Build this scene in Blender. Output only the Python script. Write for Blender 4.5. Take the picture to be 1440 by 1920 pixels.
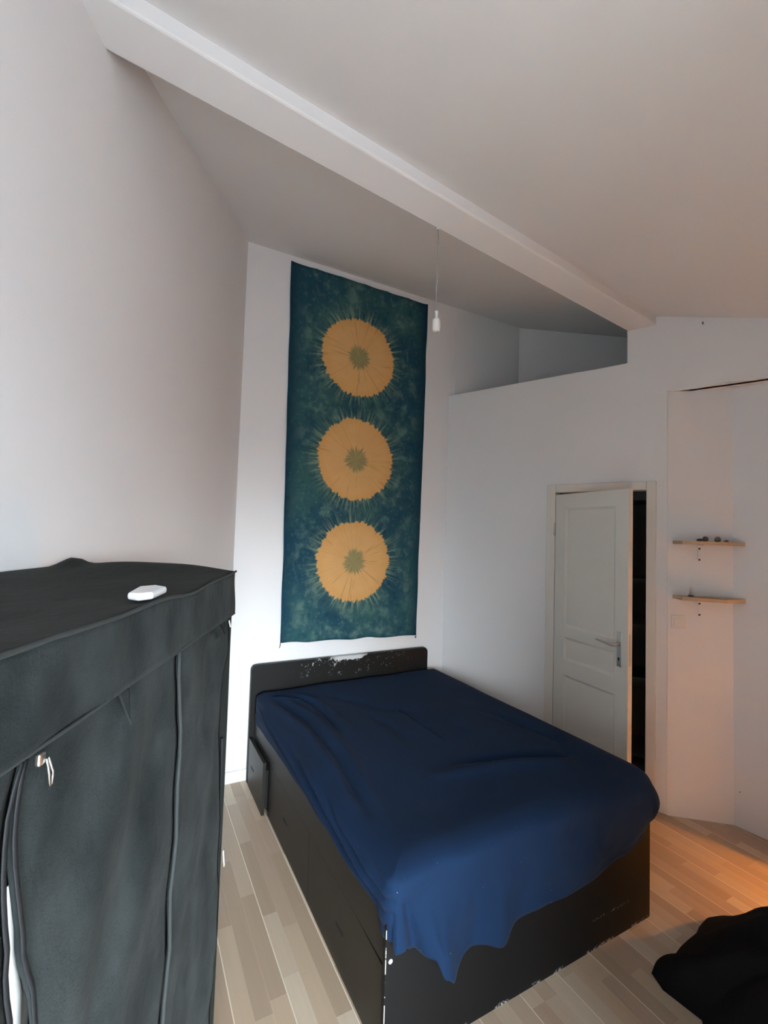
import bpy, bmesh, math, random
from mathutils import Vector, Matrix, noise as mnoise
random.seed(7)
scene = bpy.context.scene
COL = scene.collection
for o in list(bpy.data.objects):
    bpy.data.objects.remove(o)

# ------------------------------------------------------------------ camera
F_PX = 867.2
YAW, PITCH, ROLL = math.radians(28.21), math.radians(2.67), math.radians(1.79)
CAM_H = 1.68
fwd = Vector((math.sin(YAW)*math.cos(PITCH), math.cos(YAW)*math.cos(PITCH), math.sin(PITCH)))
rgt0 = Vector((math.cos(YAW), -math.sin(YAW), 0))
up0 = rgt0.cross(fwd)
rgt = rgt0*math.cos(ROLL) + up0*math.sin(ROLL)
up = up0*math.cos(ROLL) - rgt0*math.sin(ROLL)
cam_d = bpy.data.cameras.new('camera')
cam = bpy.data.objects.new('camera', cam_d)
COL.objects.link(cam)
cam_d.sensor_fit = 'HORIZONTAL'
cam_d.sensor_width = 36.0
cam_d.lens = F_PX/1440*36.0
cam_d.clip_start = 0.02
cam.matrix_world = Matrix(((rgt.x, up.x, -fwd.x, 0), (rgt.y, up.y, -fwd.y, 0),
                           (rgt.z, up.z, -fwd.z, CAM_H), (0, 0, 0, 1)))
scene.camera = cam

# ------------------------------------------------------------------ world, light, exposure
world = bpy.data.worlds.new('world')
scene.world = world
world.use_nodes = True
wt = world.node_tree
wb = wt.nodes['Background']
wc = wt.nodes.new('ShaderNodeTexCoord'); wsx = wt.nodes.new('ShaderNodeSeparateXYZ'); wr = wt.nodes.new('ShaderNodeMapRange')
wt.links.new(wc.outputs['Generated'], wsx.inputs[0]); wt.links.new(wsx.outputs[2], wr.inputs[0])
wr.interpolation_type = 'SMOOTHSTEP'
wr.inputs[1].default_value = -0.12; wr.inputs[2].default_value = 0.10
wm = wt.nodes.new('ShaderNodeMix'); wm.data_type = 'RGBA'
wt.links.new(wr.outputs[0], wm.inputs[0])
wm.inputs[6].default_value = (0.082, 0.090, 0.100, 1)      # ground and houses across the street
wm.inputs[7].default_value = (0.825, 0.925, 0.985, 1)      # overcast sky
wt.links.new(wm.outputs[2], wb.inputs[0])
wb.inputs[1].default_value = 75.0

AR = math.radians(23.5)                    # right wall against the bed axis
# unseen window bay behind the camera, side wall added to cut daylight rightwards: the window fills its rear wall, the room's rear wall starts right of it
WIN_X0, WIN_X1, WIN_Z0, WIN_Z1 = -0.55, 0.66, 0.45, 2.15
REAR_Y = -1.50
BAY_X, BAY_Y = 0.70, -0.08
ld = bpy.data.lights.new('window_portal', 'AREA')        # guides sampling of the sky through the window
ld.shape = 'RECTANGLE'
ld.size = WIN_X1 - WIN_X0
ld.size_y = WIN_Z1 - WIN_Z0
ld.cycles.is_portal = True
lo = bpy.data.objects.new('window_portal', ld)
COL.objects.link(lo)
lo.location = ((WIN_X0+WIN_X1)/2, REAR_Y-0.10, (WIN_Z0+WIN_Z1)/2)
lo.rotation_euler = (math.radians(90), 0, 0)

vs = scene.view_settings
vs.view_transform = 'Standard'
vs.look = 'None'
vs.gamma = 1.0
vs.use_curve_mapping = False
vs.exposure = 0.12

# ------------------------------------------------------------------ helpers
def s2l(c):
    return tuple(((v/255)/12.92 if v/255 <= 0.04045 else ((v/255+0.055)/1.055)**2.4) for v in c)

class NT:
    """small wrapper round a node tree"""
    def __init__(self, name):
        self.m = bpy.data.materials.new(name)
        self.m.use_nodes = True
        self.t = self.m.node_tree
        self.b = self.t.nodes['Principled BSDF']
    def n(self, typ, **kw):
        nd = self.t.nodes.new(typ)
        for k, v in kw.items():
            setattr(nd, k, v)
        return nd
    def l(self, a, b):
        self.t.links.new(a, b)
    def put(self, sock, v):
        if isinstance(v, bpy.types.NodeSocket):
            self.l(v, sock)
        else:
            sock.default_value = v
    def math(self, op, a, b=0.0, c=0.0, clamp=False):
        nd = self.n('ShaderNodeMath', operation=op, use_clamp=clamp)
        self.put(nd.inputs[0], a); self.put(nd.inputs[1], b); self.put(nd.inputs[2], c)
        return nd.outputs[0]
    def smooth(self, x, lo, hi, a=0.0, b=1.0):
        nd = self.n('ShaderNodeMapRange', interpolation_type='SMOOTHSTEP')
        self.put(nd.inputs[0], x)
        for i, v in zip((1, 2, 3, 4), (lo, hi, a, b)):
            self.put(nd.inputs[i], v)
        return nd.outputs[0]
    def mix(self, f, a, b):
        nd = self.n('ShaderNodeMix', data_type='RGBA')
        self.put(nd.inputs[0], f)
        for i, v in ((6, a), (7, b)):
            if isinstance(v, bpy.types.NodeSocket):
                self.l(v, nd.inputs[i])
            else:
                nd.inputs[i].default_value = (*v[:3], 1)
        return nd.outputs[2]
    def coord(self):
        return self.n('ShaderNodeTexCoord').outputs['Object']
    def mapping(self, v, scale=(1, 1, 1), loc=(0, 0, 0)):
        nd = self.n('ShaderNodeMapping')
        self.l(v, nd.inputs[0])
        nd.inputs['Scale'].default_value = scale
        nd.inputs['Location'].default_value = loc
        return nd.outputs[0]
    def noise(self, v, scale, detail=3.0, rough=0.5):
        nd = self.n('ShaderNodeTexNoise')
        if v is not None:
            self.l(v, nd.inputs['Vector'])
        nd.inputs['Scale'].default_value = scale
        nd.inputs['Detail'].default_value = detail
        nd.inputs['Roughness'].default_value = rough
        return nd.outputs['Fac']
    def bump(self, h, strength, dist=0.01):
        nd = self.n('ShaderNodeBump')
        nd.inputs['Strength'].default_value = strength
        nd.inputs['Distance'].default_value = dist
        self.l(h, nd.inputs['Height'])
        self.l(nd.outputs[0], self.b.inputs['Normal'])
    def color(self, c):
        if isinstance(c, bpy.types.NodeSocket):
            self.l(c, self.b.inputs['Base Color'])
        else:
            self.b.inputs['Base Color'].default_value = (*c, 1)

def mat(name, col, rough=0.6, var=0.06, scale=6.0, bump=0.0, bscale=60.0, metal=0.0, spec=0.5, sheen=0.0):
    t = NT(name)
    v = t.coord()
    n = t.noise(v, scale, 4)
    a = tuple(min(1, c*(1+var)) for c in col)
    b = tuple(c*(1-var) for c in col)
    t.color(t.mix(n, b, a))
    t.b.inputs['Roughness'].default_value = rough
    t.b.inputs['Metallic'].default_value = metal
    t.b.inputs['Specular IOR Level'].default_value = spec
    if sheen:
        t.b.inputs['Sheen Weight'].default_value = sheen
    if bump:
        t.bump(t.noise(v, bscale, 3), bump, 0.004)
    return t.m

def mesh_obj(name, verts, faces, m=None, parent=None, smooth=False, kind=None):
    me = bpy.data.meshes.new(name)
    me.from_pydata([tuple(v) for v in verts], [], faces)
    me.update()
    bm = bmesh.new(); bm.from_mesh(me)
    bmesh.ops.recalc_face_normals(bm, faces=bm.faces)
    bm.to_mesh(me); bm.free()
    if smooth:
        for p in me.polygons:
            p.use_smooth = True
    o = bpy.data.objects.new(name, me)
    COL.objects.link(o)
    if m:
        me.materials.append(m)
    if parent:
        o.parent = parent
    if kind:
        o['kind'] = kind
    return o

def bm_obj(name, bm, m=None, parent=None, smooth=False, kind=None, bevel=0.0, seg=2):
    bmesh.ops.recalc_face_normals(bm, faces=bm.faces)
    me = bpy.data.meshes.new(name)
    bm.to_mesh(me); bm.free()
    if smooth:
        for p in me.polygons:
            p.use_smooth = True
    o = bpy.data.objects.new(name, me)
    COL.objects.link(o)
    if m:
        me.materials.append(m)
    if parent:
        o.parent = parent
    if kind:
        o['kind'] = kind
    if bevel:
        md = o.modifiers.new('bevel', 'BEVEL'); md.width = bevel; md.segments = seg; md.limit_method = 'ANGLE'
        md.angle_limit = math.radians(40)
    return o

def empty(name, loc, rz=0.0, label=None, cat=None):
    o = bpy.data.objects.new(name, None)
    COL.objects.link(o)
    o.empty_display_size = 0.1
    o.location = loc
    o.rotation_euler = (0, 0, rz)
    if label:
        o['label'] = label; o['category'] = cat
    return o

def tag(o, label, cat, group=None):
    o['label'] = label; o['category'] = cat
    if group:
        o['group'] = group
    return o

def add_box(bm, p0, p1):
    x0, y0, z0 = p0; x1, y1, z1 = p1
    v = [bm.verts.new(c) for c in ((x0, y0, z0), (x1, y0, z0), (x1, y1, z0), (x0, y1, z0),
                                   (x0, y0, z1), (x1, y0, z1), (x1, y1, z1), (x0, y1, z1))]
    for f in ((0, 3, 2, 1), (4, 5, 6, 7), (0, 1, 5, 4), (1, 2, 6, 5), (2, 3, 7, 6), (3, 0, 4, 7)):
        bm.faces.new([v[i] for i in f])

def box(name, p0, p1, m, parent=None, bevel=0.0, kind=None, seg=2):
    bm = bmesh.new(); add_box(bm, p0, p1)
    return bm_obj(name, bm, m, parent, kind=kind, bevel=bevel, seg=seg)

def add_prism(bm, pts, off):
    """polygon (list of 3D points) extruded by the vector off"""
    off = Vector(off)
    a = [bm.verts.new(Vector(p)) for p in pts]
    b = [bm.verts.new(Vector(p)+off) for p in pts]
    bm.faces.new(a); bm.faces.new(list(reversed(b)))
    n = len(pts)
    for i in range(n):
        bm.faces.new((a[i], b[i], b[(i+1) % n], a[(i+1) % n]))

def prism(name, pts, off, m, parent=None, kind=None, bevel=0.0):
    bm = bmesh.new(); add_prism(bm, pts, off)
    return bm_obj(name, bm, m, parent, kind=kind, bevel=bevel)

def add_tube(bm, pts, r, seg=10, caps=True):
    """round tube along pts; r a number or a list"""
    pts = [Vector(p) for p in pts]
    rings = []
    for i, p in enumerate(pts):
        t = (pts[min(i+1, len(pts)-1)] - pts[max(i-1, 0)]).normalized()
        a = t.orthogonal().normalized() if i == 0 else (pa - t*pa.dot(t)).normalized()
        pa = a
        b = t.cross(a)
        rr = r[i] if isinstance(r, (list, tuple)) else r
        rings.append([bm.verts.new(p + (a*math.cos(2*math.pi*k/seg) + b*math.sin(2*math.pi*k/seg))*rr) for k in range(seg)])
    for i in range(len(rings)-1):
        for k in range(seg):
            bm.faces.new((rings[i][k], rings[i][(k+1) % seg], rings[i+1][(k+1) % seg], rings[i+1][k]))
    if caps:
        bm.faces.new(list(reversed(rings[0]))); bm.faces.new(rings[-1])

def tube(name, pts, r, m, parent=None, seg=10, smooth=True):
    bm = bmesh.new(); add_tube(bm, pts, r, seg)
    return bm_obj(name, bm, m, parent, smooth=smooth)

def lathe(name, prof, m, parent=None, seg=24, loc=(0, 0, 0), smooth=True):
    bm = bmesh.new()
    rings = []
    for r, z in prof:
        rings.append([bm.verts.new((loc[0]+r*math.cos(2*math.pi*k/seg), loc[1]+r*math.sin(2*math.pi*k/seg), loc[2]+z)) for k in range(seg)])
    for i in range(len(rings)-1):
        for k in range(seg):
            bm.faces.new((rings[i][k], rings[i][(k+1) % seg], rings[i+1][(k+1) % seg], rings[i+1][k]))
    bm.faces.new(list(reversed(rings[0]))); bm.faces.new(rings[-1])
    return bm_obj(name, bm, m, parent, smooth=smooth)

def interp(pts, x):
    if x <= pts[0][0]:
        return pts[0][1]
    for (a, u), (b, v) in zip(pts, pts[1:]):
        if x <= b:
            t = (x-a)/(b-a)
            t = t*t*(3-2*t)
            return u+(v-u)*t
    return pts[-1][1]

def nz(x, y, z=0.0):
    return mnoise.noise(Vector((x, y, z)))

def gauss(x, w):
    return math.exp(-(x/w)**2)

def seg_dist(px, py, line):
    """distance from point to polyline and the fraction along it"""
    best = (9, 0)
    n = len(line)-1
    for i in range(n):
        ax, ay = line[i]; bx, by = line[i+1]
        dx, dy = bx-ax, by-ay
        t = max(0, min(1, ((px-ax)*dx+(py-ay)*dy)/(dx*dx+dy*dy)))
        d = math.hypot(px-ax-t*dx, py-ay-t*dy)
        if d < best[0]:
            best = (d, (i+t)/n)
    return best

# ------------------------------------------------------------------ materials
M_WALL = mat('white_wall_paint', (0.83, 0.835, 0.845), 0.85, 0.012, 1.4, 0.08, 90, spec=0.25)
M_CEIL = mat('white_ceiling_paint', (0.84, 0.845, 0.85), 0.9, 0.012, 1.2, 0.05, 80, spec=0.2)
M_DOOR = mat('cream_door_paint', (0.76, 0.735, 0.68), 0.5, 0.02, 4, spec=0.4)
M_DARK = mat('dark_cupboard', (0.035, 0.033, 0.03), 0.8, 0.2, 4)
M_BLACK = mat('black_bed_laminate', (0.014, 0.012, 0.0095), 0.45, 0.15, 9, 0.05, 120, spec=0.35)
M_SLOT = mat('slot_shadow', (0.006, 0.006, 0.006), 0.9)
M_WHITE = mat('white_plastic', (0.80, 0.79, 0.77), 0.4, 0.02, 5)
M_METAL = mat('brushed_metal', (0.62, 0.60, 0.57), 0.32, 0.05, 20, metal=1.0)
M_SCREW = mat('dark_screw', (0.12, 0.09, 0.07), 0.5, metal=0.6)
M_WOODSHELF = mat('shelf_pine', (0.55, 0.38, 0.24), 0.6, 0.12, 14, 0.05, 50)

# ------------------------------------------------------------------ plan of the room
AL = math.radians(24.3)                    # left wall turned against the bed axis
YB = 3.225
CL = Vector((0.595, YB, 0)); DL = Vector((-math.sin(AL), -math.cos(AL), 0)); NL = Vector((-math.cos(AL), math.sin(AL), 0))
CR = Vector((2.325, YB, 0)); DR = Vector((math.sin(AR), -math.cos(AR), 0)); NR = Vector((math.cos(AR), math.sin(AR), 0))
def RP(s, z, d=0.0):
    """point on the right wall: s along it from the back corner, d behind its face"""
    return CR + DR*s + NR*d + Vector((0, 0, z))
SE = 5.0
# walls
bm = bmesh.new(); add_box(bm, (0.45, YB, 0), (3.35, YB+0.12, 3.80))
wall_back = bm_obj('wall_back', bm, M_WALL, kind='structure')
bm = bmesh.new()
add_prism(bm, [CL+DL*-0.1, CL+DL*5.35, CL+DL*5.35+Vector((0, 0, 3.8)), CL+DL*-0.1+Vector((0, 0, 3.8))], NL*0.12)
wall_left = bm_obj('wall_left', bm, M_WALL, kind='structure')
D0, D1, DTOP = 0.885, 1.545, 2.055          # doorway in the right wall
bm = bmesh.new()
add_prism(bm, [RP(s, z) for s, z in ((0, 0), (D0, 0), (D0, DTOP), (D1, DTOP), (D1, 0), (1.627, 0), (1.627, 2.65), (2.75, 2.65),
          (2.75, 0), (SE, 0), (SE, 3.6), (1.388, 3.6), (1.388, 2.885), (0, 2.885))], NR*0.07)
wall_right = bm_obj('wall_right', bm, M_WALL, kind='structure', bevel=0.006, seg=3)
# niche beside the door
NA = Vector((2.972, 1.733, 0)); NB = Vector((3.250, 1.497, 0)); NC = Vector((3.33, 0.80, 0))
NA = RP(1.627, 0)
bm = bmesh.new()
o1 = Vector((0.647, 0.762, 0))*0.07
add_prism(bm, [NA+Vector((0.002, 0.0, 0)), NB, NB+o1, RP(1.60, 0, 0.07)], (0, 0, 2.65))
wall_niche = bm_obj('wall_niche_side', bm, M_WALL, kind='structure')
bm = bmesh.new()
nd = (NC-NB).normalized(); nn = Vector((-nd.y, nd.x, 0))
add_prism(bm, [NB, NC+nd*0.2, NC+nd*0.2+nn*0.08, NB+nn*0.08], (0, 0, 2.65))
wall_niche2 = bm_obj('wall_niche_back', bm, M_WALL, kind='structure')
bm = bmesh.new()
add_prism(bm, [RP(1.60, 2.65, 0.03), RP(1.60, 2.65, 0.4), RP(3.2, 2.65, 0.6), RP(3.2, 2.65, 0.03)], (0, 0, 0.06))
soffit = bm_obj('ceiling_niche', bm, M_WALL, kind='structure')
# rear wall with the window, behind the camera
bm = bmesh.new()
RX0, RX1 = -1.95, 4.6
add_box(bm, (RX0, REAR_Y-0.12, -0.1), (WIN_X0, REAR_Y, 3.4))
add_box(bm, (WIN_X1, REAR_Y-0.12, -0.1), (BAY_X+0.12, REAR_Y, 3.4))
add_box(bm, (WIN_X0, REAR_Y-0.12, -0.1), (WIN_X1, REAR_Y, WIN_Z0))
add_box(bm, (WIN_X0, REAR_Y-0.12, WIN_Z1), (WIN_X1, REAR_Y, 3.4))
add_box(bm, (BAY_X, REAR_Y, -0.1), (BAY_X+0.12, BAY_Y, 3.4))
add_box(bm, (BAY_X+0.12, BAY_Y-0.12, -0.1), (RX1, BAY_Y, 3.4))
wall_rear = bm_obj('wall_rear', bm, M_WALL, kind='structure')
bm = bmesh.new()
xm = (WIN_X0+WIN_X1)/2
for a, b in ((WIN_X0, WIN_X0+0.05), (xm-0.03, xm+0.03), (WIN_X1-0.05, WIN_X1)):
    add_box(bm, (a, REAR_Y-0.09, WIN_Z0), (b, REAR_Y-0.03, WIN_Z1))
for a, b in ((WIN_Z0, WIN_Z0+0.05), (WIN_Z1-0.05, WIN_Z1)):
    add_box(bm, (WIN_X0, REAR_Y-0.085, a), (WIN_X1, REAR_Y-0.035, b))
bm_obj('window_1', bm, M_WHITE, kind='structure')

# ceilings and beam
BA = Vector((-0.146, 1.584, 0)); BB = Vector((2.876, 1.953, 0))
BD = (BB-BA).normalized(); BN = Vector((-BD.y, BD.x, 0))     # BN points to the back wall
BZ = 3.105
def far_z(y):
    return 3.675 - 0.27*(YB-y)
def BP(t, off, z):
    return BA + BD*t + BN*off + Vector((0, 0, z))
pts = []
for t, off in ((-0.6, -0.08), (4.6, -0.08)):
    p = BP(t, off, 0); pts.append(Vector((p.x, p.y, far_z(p.y))))
for x in (4.6, -0.6):
    pts.append(Vector((x, YB+0.15, far_z(YB+0.15))))
prism('ceiling', pts, (0, 0, 0.1), M_CEIL, kind='structure')
def near_z(off):
    return 3.16 - 0.30*(-0.165-off)
pts = [BP(t, off, near_z(off)) for t, off in ((-2.6, -0.12), (4.9, -0.12), (5.1, -4.0), (-2.6, -4.0))]
prism('ceiling.001', pts, (0, 0, 0.1), M_CEIL, kind='structure')
bm = bmesh.new()
add_prism(bm, [BP(-0.12, 0, BZ), BP(-0.12, -0.165, BZ), BP(-0.12, -0.165, BZ+0.30), BP(-0.12, 0, BZ+0.30)], BD*3.35)
bm_obj('trim_1', bm, M_CEIL, kind='structure', bevel=0.008)

# loft above the right wall: end wall, closing wall, floor
bm = bmesh.new()
LE = Vector((3.120, YB, 0)); LF = Vector((3.79, 2.575, 0)); ldn = (LF-LE).normalized(); lnn = Vector((-ldn.y, ldn.x, 0))
if lnn.x < 0: lnn = -lnn
add_prism(bm, [LE+Vector((0, 0, 2.6)), LF+ldn*0.6+Vector((0, 0, 2.6)), LF+ldn*0.6+Vector((0, 0, 3.8)), LE+Vector((0, 0, 3.8))], lnn*0.1)
bm_obj('wall_loft_end', bm, M_WALL, kind='structure')
bm = bmesh.new()
add_prism(bm, [RP(1.392, 2.6, 0.02), RP(1.392, 2.6, 1.3), RP(1.392, 3.7, 1.3), RP(1.392, 3.7, 0.02)], DR*0.08)
bm_obj('wall_loft_side', bm, M_WALL, kind='structure')
prism('floor_loft', [RP(-0.15, 2.70, 0.05), RP(1.45, 2.70, 0.05), RP(1.45, 2.70, 1.35), RP(0.2, 2.70, 1.1)], (0, 0, 0.06), M_WALL, kind='structure')
bm = bmesh.new()
add_box(bm, (2.385, YB-0.006, 2.76), (3.14, YB+0.01, 3.72))
bm_obj('wall_loft_back', bm, M_WALL, kind='structure')
# space behind the door, walls and floor painted dark for the unlit gap
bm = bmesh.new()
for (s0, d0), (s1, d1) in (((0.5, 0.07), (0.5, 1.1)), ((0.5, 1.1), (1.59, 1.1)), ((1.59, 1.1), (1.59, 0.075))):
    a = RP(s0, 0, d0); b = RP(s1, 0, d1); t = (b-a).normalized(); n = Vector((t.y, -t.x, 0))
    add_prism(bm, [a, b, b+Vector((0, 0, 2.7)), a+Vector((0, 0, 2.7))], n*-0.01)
add_prism(bm, [RP(0.5, 0.001, 0.075), RP(1.585, 0.001, 0.075), RP(1.585, 0.001, 1.09), RP(0.5, 0.001, 1.09)], (0, 0, 0.004))  # dark sheet over the floor, painting the shade seen through the gap
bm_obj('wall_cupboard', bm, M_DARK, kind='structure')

# ------------------------------------------------------------------ floor of glued strips
def wood_mat(name, col):
    t = NT(name)
    v = t.coord()
    g = t.noise(t.mapping(v, (60, 2.2, 60)), 1.0, 4, 0.6)
    g2 = t.noise(t.mapping(v, (9, 0.9, 9)), 1.0, 2)
    c = t.mix(g, tuple(x*0.88 for x in col), tuple(min(1, x*1.08) for x in col))
    c = t.mix(t.math('MULTIPLY', g2, 0.25), c, tuple(x*0.85 for x in col))
    t.color(c)
    t.b.inputs['Roughness'].default_value = 0.38
    t.b.inputs['Specular IOR Level'].default_value = 0.45
    t.bump(g, 0.04, 0.002)
    return t.m
WOODS = [wood_mat('oak_strip_%d' % i, c) for i, c in enumerate((
    (0.520, 0.405, 0.300), (0.580, 0.465, 0.350), (0.440, 0.330, 0.235), (0.630, 0.520, 0.400), (0.490, 0.365, 0.270), (0.545, 0.420, 0.300)))]
M_FLOORBASE = mat('floor_joint_glint', (0.80, 0.70, 0.57), 0.5, 0.05, 8)  # pale base: light caught on the board bevels, painted into the joints
bm = bmesh.new()
add_prism(bm, [Vector((-1.9, REAR_Y-0.15, -0.10)), Vector((4.7, REAR_Y-0.15, -0.10)), Vector((4.7, 3.4, -0.10)), Vector((-1.9, 3.4, -0.10))], (0, 0, 0.0994))
floor = bm_obj('floor', bm, M_FLOORBASE, kind='structure')
SW = 0.0635
rest = bmesh.new()
rng = random.Random(3)
def in_room(x, y):
    p = Vector((x, y, 0))
    return (p-CL).dot(NL) < 0.05 and y < YB+0.05 and (((p-CR).dot(NR) < 0.04) or ((p-NA).dot(NR) < 0.5 and y < 1.75))
def shows(x, y):
    if 0.30 < x < 0.86 and 1.25 < y < 3.3:
        return True
    if y < 1.78 and x > 0.74 and y > 0.80 and x < 3.4 and (y < 1.35 or x > 2.05):
        return math.degrees(math.atan2(x, y)) < 71
    return False
nplank = 0
i0 = int(-1.85/SW)
for i in range(i0, int(4.6/SW)):
    xa = i*SW
    board = i // 3
    gap = 0.0022 if i % 3 == 0 else 0.00025
    xa2, xb2 = xa+gap, xa+SW-(0.0022 if i % 3 == 2 else 0.00025)
    y = REAR_Y-0.1 - rng.random()*0.4
    while y < 3.3:
        L = rng.choice((0.24, 0.31, 0.38, 0.45, 0.52))
        y1 = y+L
        xc, yc = (xa2+xb2)/2, (y+y1)/2
        if in_room(xc, yc) or in_room(xc, y) or in_room(xc, y1):
            yy0, yy1 = y+0.0003, min(y1-0.0003, 3.24)
            if shows(xc, yc) or shows(xc, y) or shows(xc, y1):
                bm = bmesh.new(); add_box(bm, (xa2, yy0, -0.0005), (xb2, yy1, rng.uniform(-0.00015, 0.0)))
                bm_obj('floor_strip', bm, rng.choice(WOODS), floor)
                nplank += 1
            else:
                add_box(rest, (xa2, yy0, -0.0005), (xb2, yy1, 0))
        y = y1
bm_obj('floor_strips_far', rest, WOODS[1], floor, kind='stuff')
# baseboards
box('baseboard_back', (0.60, YB-0.012, 0.0), (2.32, YB, 0.075), M_WALL, kind='structure', bevel=0.003)
bm = bmesh.new()
add_prism(bm, [RP(0.02, 0, 0), RP(D0-0.06, 0, 0), RP(D0-0.06, 0, -0.012), RP(0.02, 0, -0.012)], (0, 0, 0.075))
bm_obj('baseboard_right', bm, M_WALL, kind='structure')
bm = bmesh.new()
add_prism(bm, [CL+DL*0.02, CL+DL*4.9, CL+DL*4.9-NL*0.012, CL+DL*0.02-NL*0.012], (0, 0, 0.075))
bm_obj('baseboard_left', bm, M_WALL, kind='structure')

# ------------------------------------------------------------------ door
ROT_R = math.atan2(DR.y, DR.x)
door = bpy.data.objects.new('door_1', None); COL.objects.link(door); door['kind'] = 'structure'
door.location = RP(0, 0); door.rotation_euler = (0, 0, ROT_R)
# local: x along the wall (s), y into the wall = +NR direction, since DR rotated +90deg is NR
def casing(bm):
    for a, b in ((D0-0.02, D0+0.042), (D1-0.036, D1+0.02)):
        add_box(bm, (a, -0.014, 0), (b, 0.0, DTOP+0.02))
        add_box(bm, (max(a, D0-0.001), 0.0, 0), (min(b, D1+0.001), 0.075, DTOP))
    add_box(bm, (D0+0.042, -0.014, DTOP-0.038), (D1-0.036, 0.0, DTOP+0.02))
    add_box(bm, (D0+0.042, 0.0, DTOP-0.038), (D1-0.036, 0.075, DTOP))
bm = bmesh.new(); casing(bm)
bm_obj('door_frame', bm, M_DOOR, door, bevel=0.004)
leaf = bpy.data.objects.new('door_leaf', None)
LW, LH = 0.60, 2.00
ang = math.atan2(-math.cos(math.radians(4.7)), -math.sin(math.radians(4.7))) - ROT_R
hx, hy = D0+0.045, -0.012
def leaf_box(bm, x0, x1, z0, z1, y0=0.0, y1=0.036):
    add_box(bm, (x0, y0, z0), (x1, y1, z1))
PAN = ((0.14, 0.74), (0.84, 1.00), (1.07, 1.90))
bm = bmesh.new()
leaf_box(bm, 0, 0.088, 0.008, LH); leaf_box(bm, LW-0.092, LW, 0.008, LH)
zz = 0.008
for a, b in PAN:
    leaf_box(bm, 0.088, LW-0.092, zz, a); zz = b
leaf_box(bm, 0.088, LW-0.092, zz, LH)
leaf = bm_obj('door_leaf', bm, M_DOOR, door)
leaf.location = (hx, hy, 0); leaf.rotation_euler = (0, 0, ang)
for a, b in PAN:
    bm = bmesh.new()
    x0, x1 = 0.088, LW-0.092
    # sunk field with a sloped moulding round it
    y0, y1, w = -0.0, 0.011, 0.018
    for (ya, yb) in ((0.002, 0.012), (0.034, 0.024)):
        o4 = [bm.verts.new(c) for c in ((x0, ya, a), (x1, ya, a), (x1, ya, b), (x0, ya, b))]
        i4 = [bm.verts.new(c) for c in ((x0+w, yb, a+w), (x1-w, yb, a+w), (x1-w, yb, b-w), (x0+w, yb, b-w))]
        for k in range(4):
            bm.faces.new((o4[k], o4[(k+1) % 4], i4[(k+1) % 4], i4[k]))
        bm.faces.new(i4)
    bm_obj('door_panel', bm, M_DOOR, leaf)
# lever handle on a long plate
bm = bmesh.new(); add_box(bm, (0.525, -0.007, 0.915), (0.562, 0.0, 1.125))
bm_obj('handle_plate', bm, M_METAL, leaf, bevel=0.006, seg=3)
bm = bmesh.new()
add_tube(bm, [(0.543, -0.005, 1.05), (0.543, -0.045, 1.05), (0.535, -0.055, 1.05), (0.515, -0.058, 1.051), (0.46, -0.056, 1.055), (0.415, -0.052, 1.058)], [0.009, 0.009, 0.0095, 0.009, 0.008, 0.0065], 12)
bm_obj('handle_lever', bm, M_METAL, leaf, smooth=True)
bm = bmesh.new(); add_tube(bm, [(0.543, -0.0085, 0.965), (0.543, -0.0065, 0.965)], 0.006, 10); add_box(bm, (0.5405, -0.0085, 0.948), (0.5455, -0.0065, 0.965))
bm_obj('keyhole', bm, M_SLOT, leaf)
box('lock_plate', (LW-0.0005, 0.008, 0.93), (LW+0.001, 0.028, 1.12), M_METAL, leaf)
for z in (0.25, 1.75):
    tube('hinge', [(-0.004, -0.004, z-0.045), (-0.004, -0.004, z+0.045)], 0.006, M_METAL, leaf)

# dark shelving seen through the gap of the door
sh = empty('storage_shelf', RP(1.0, 0, 0.62), ROT_R, 'dark storage shelving seen through the gap beside the open door', 'shelving')
for x in (-0.45, 0.55):
    box('side_panel', (x, 0, 0), (x+0.025, 0.4, 2.3), M_DARK, sh)
box('back_panel', (-0.45, 0.39, 0), (0.575, 0.4, 2.3), M_DARK, sh)
for z in (0.05, 0.62, 1.02, 1.37, 1.66, 2.0):
    box('shelf_board', (-0.425, 0, z), (0.55, 0.39, z+0.022), M_DARK, sh)

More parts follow.
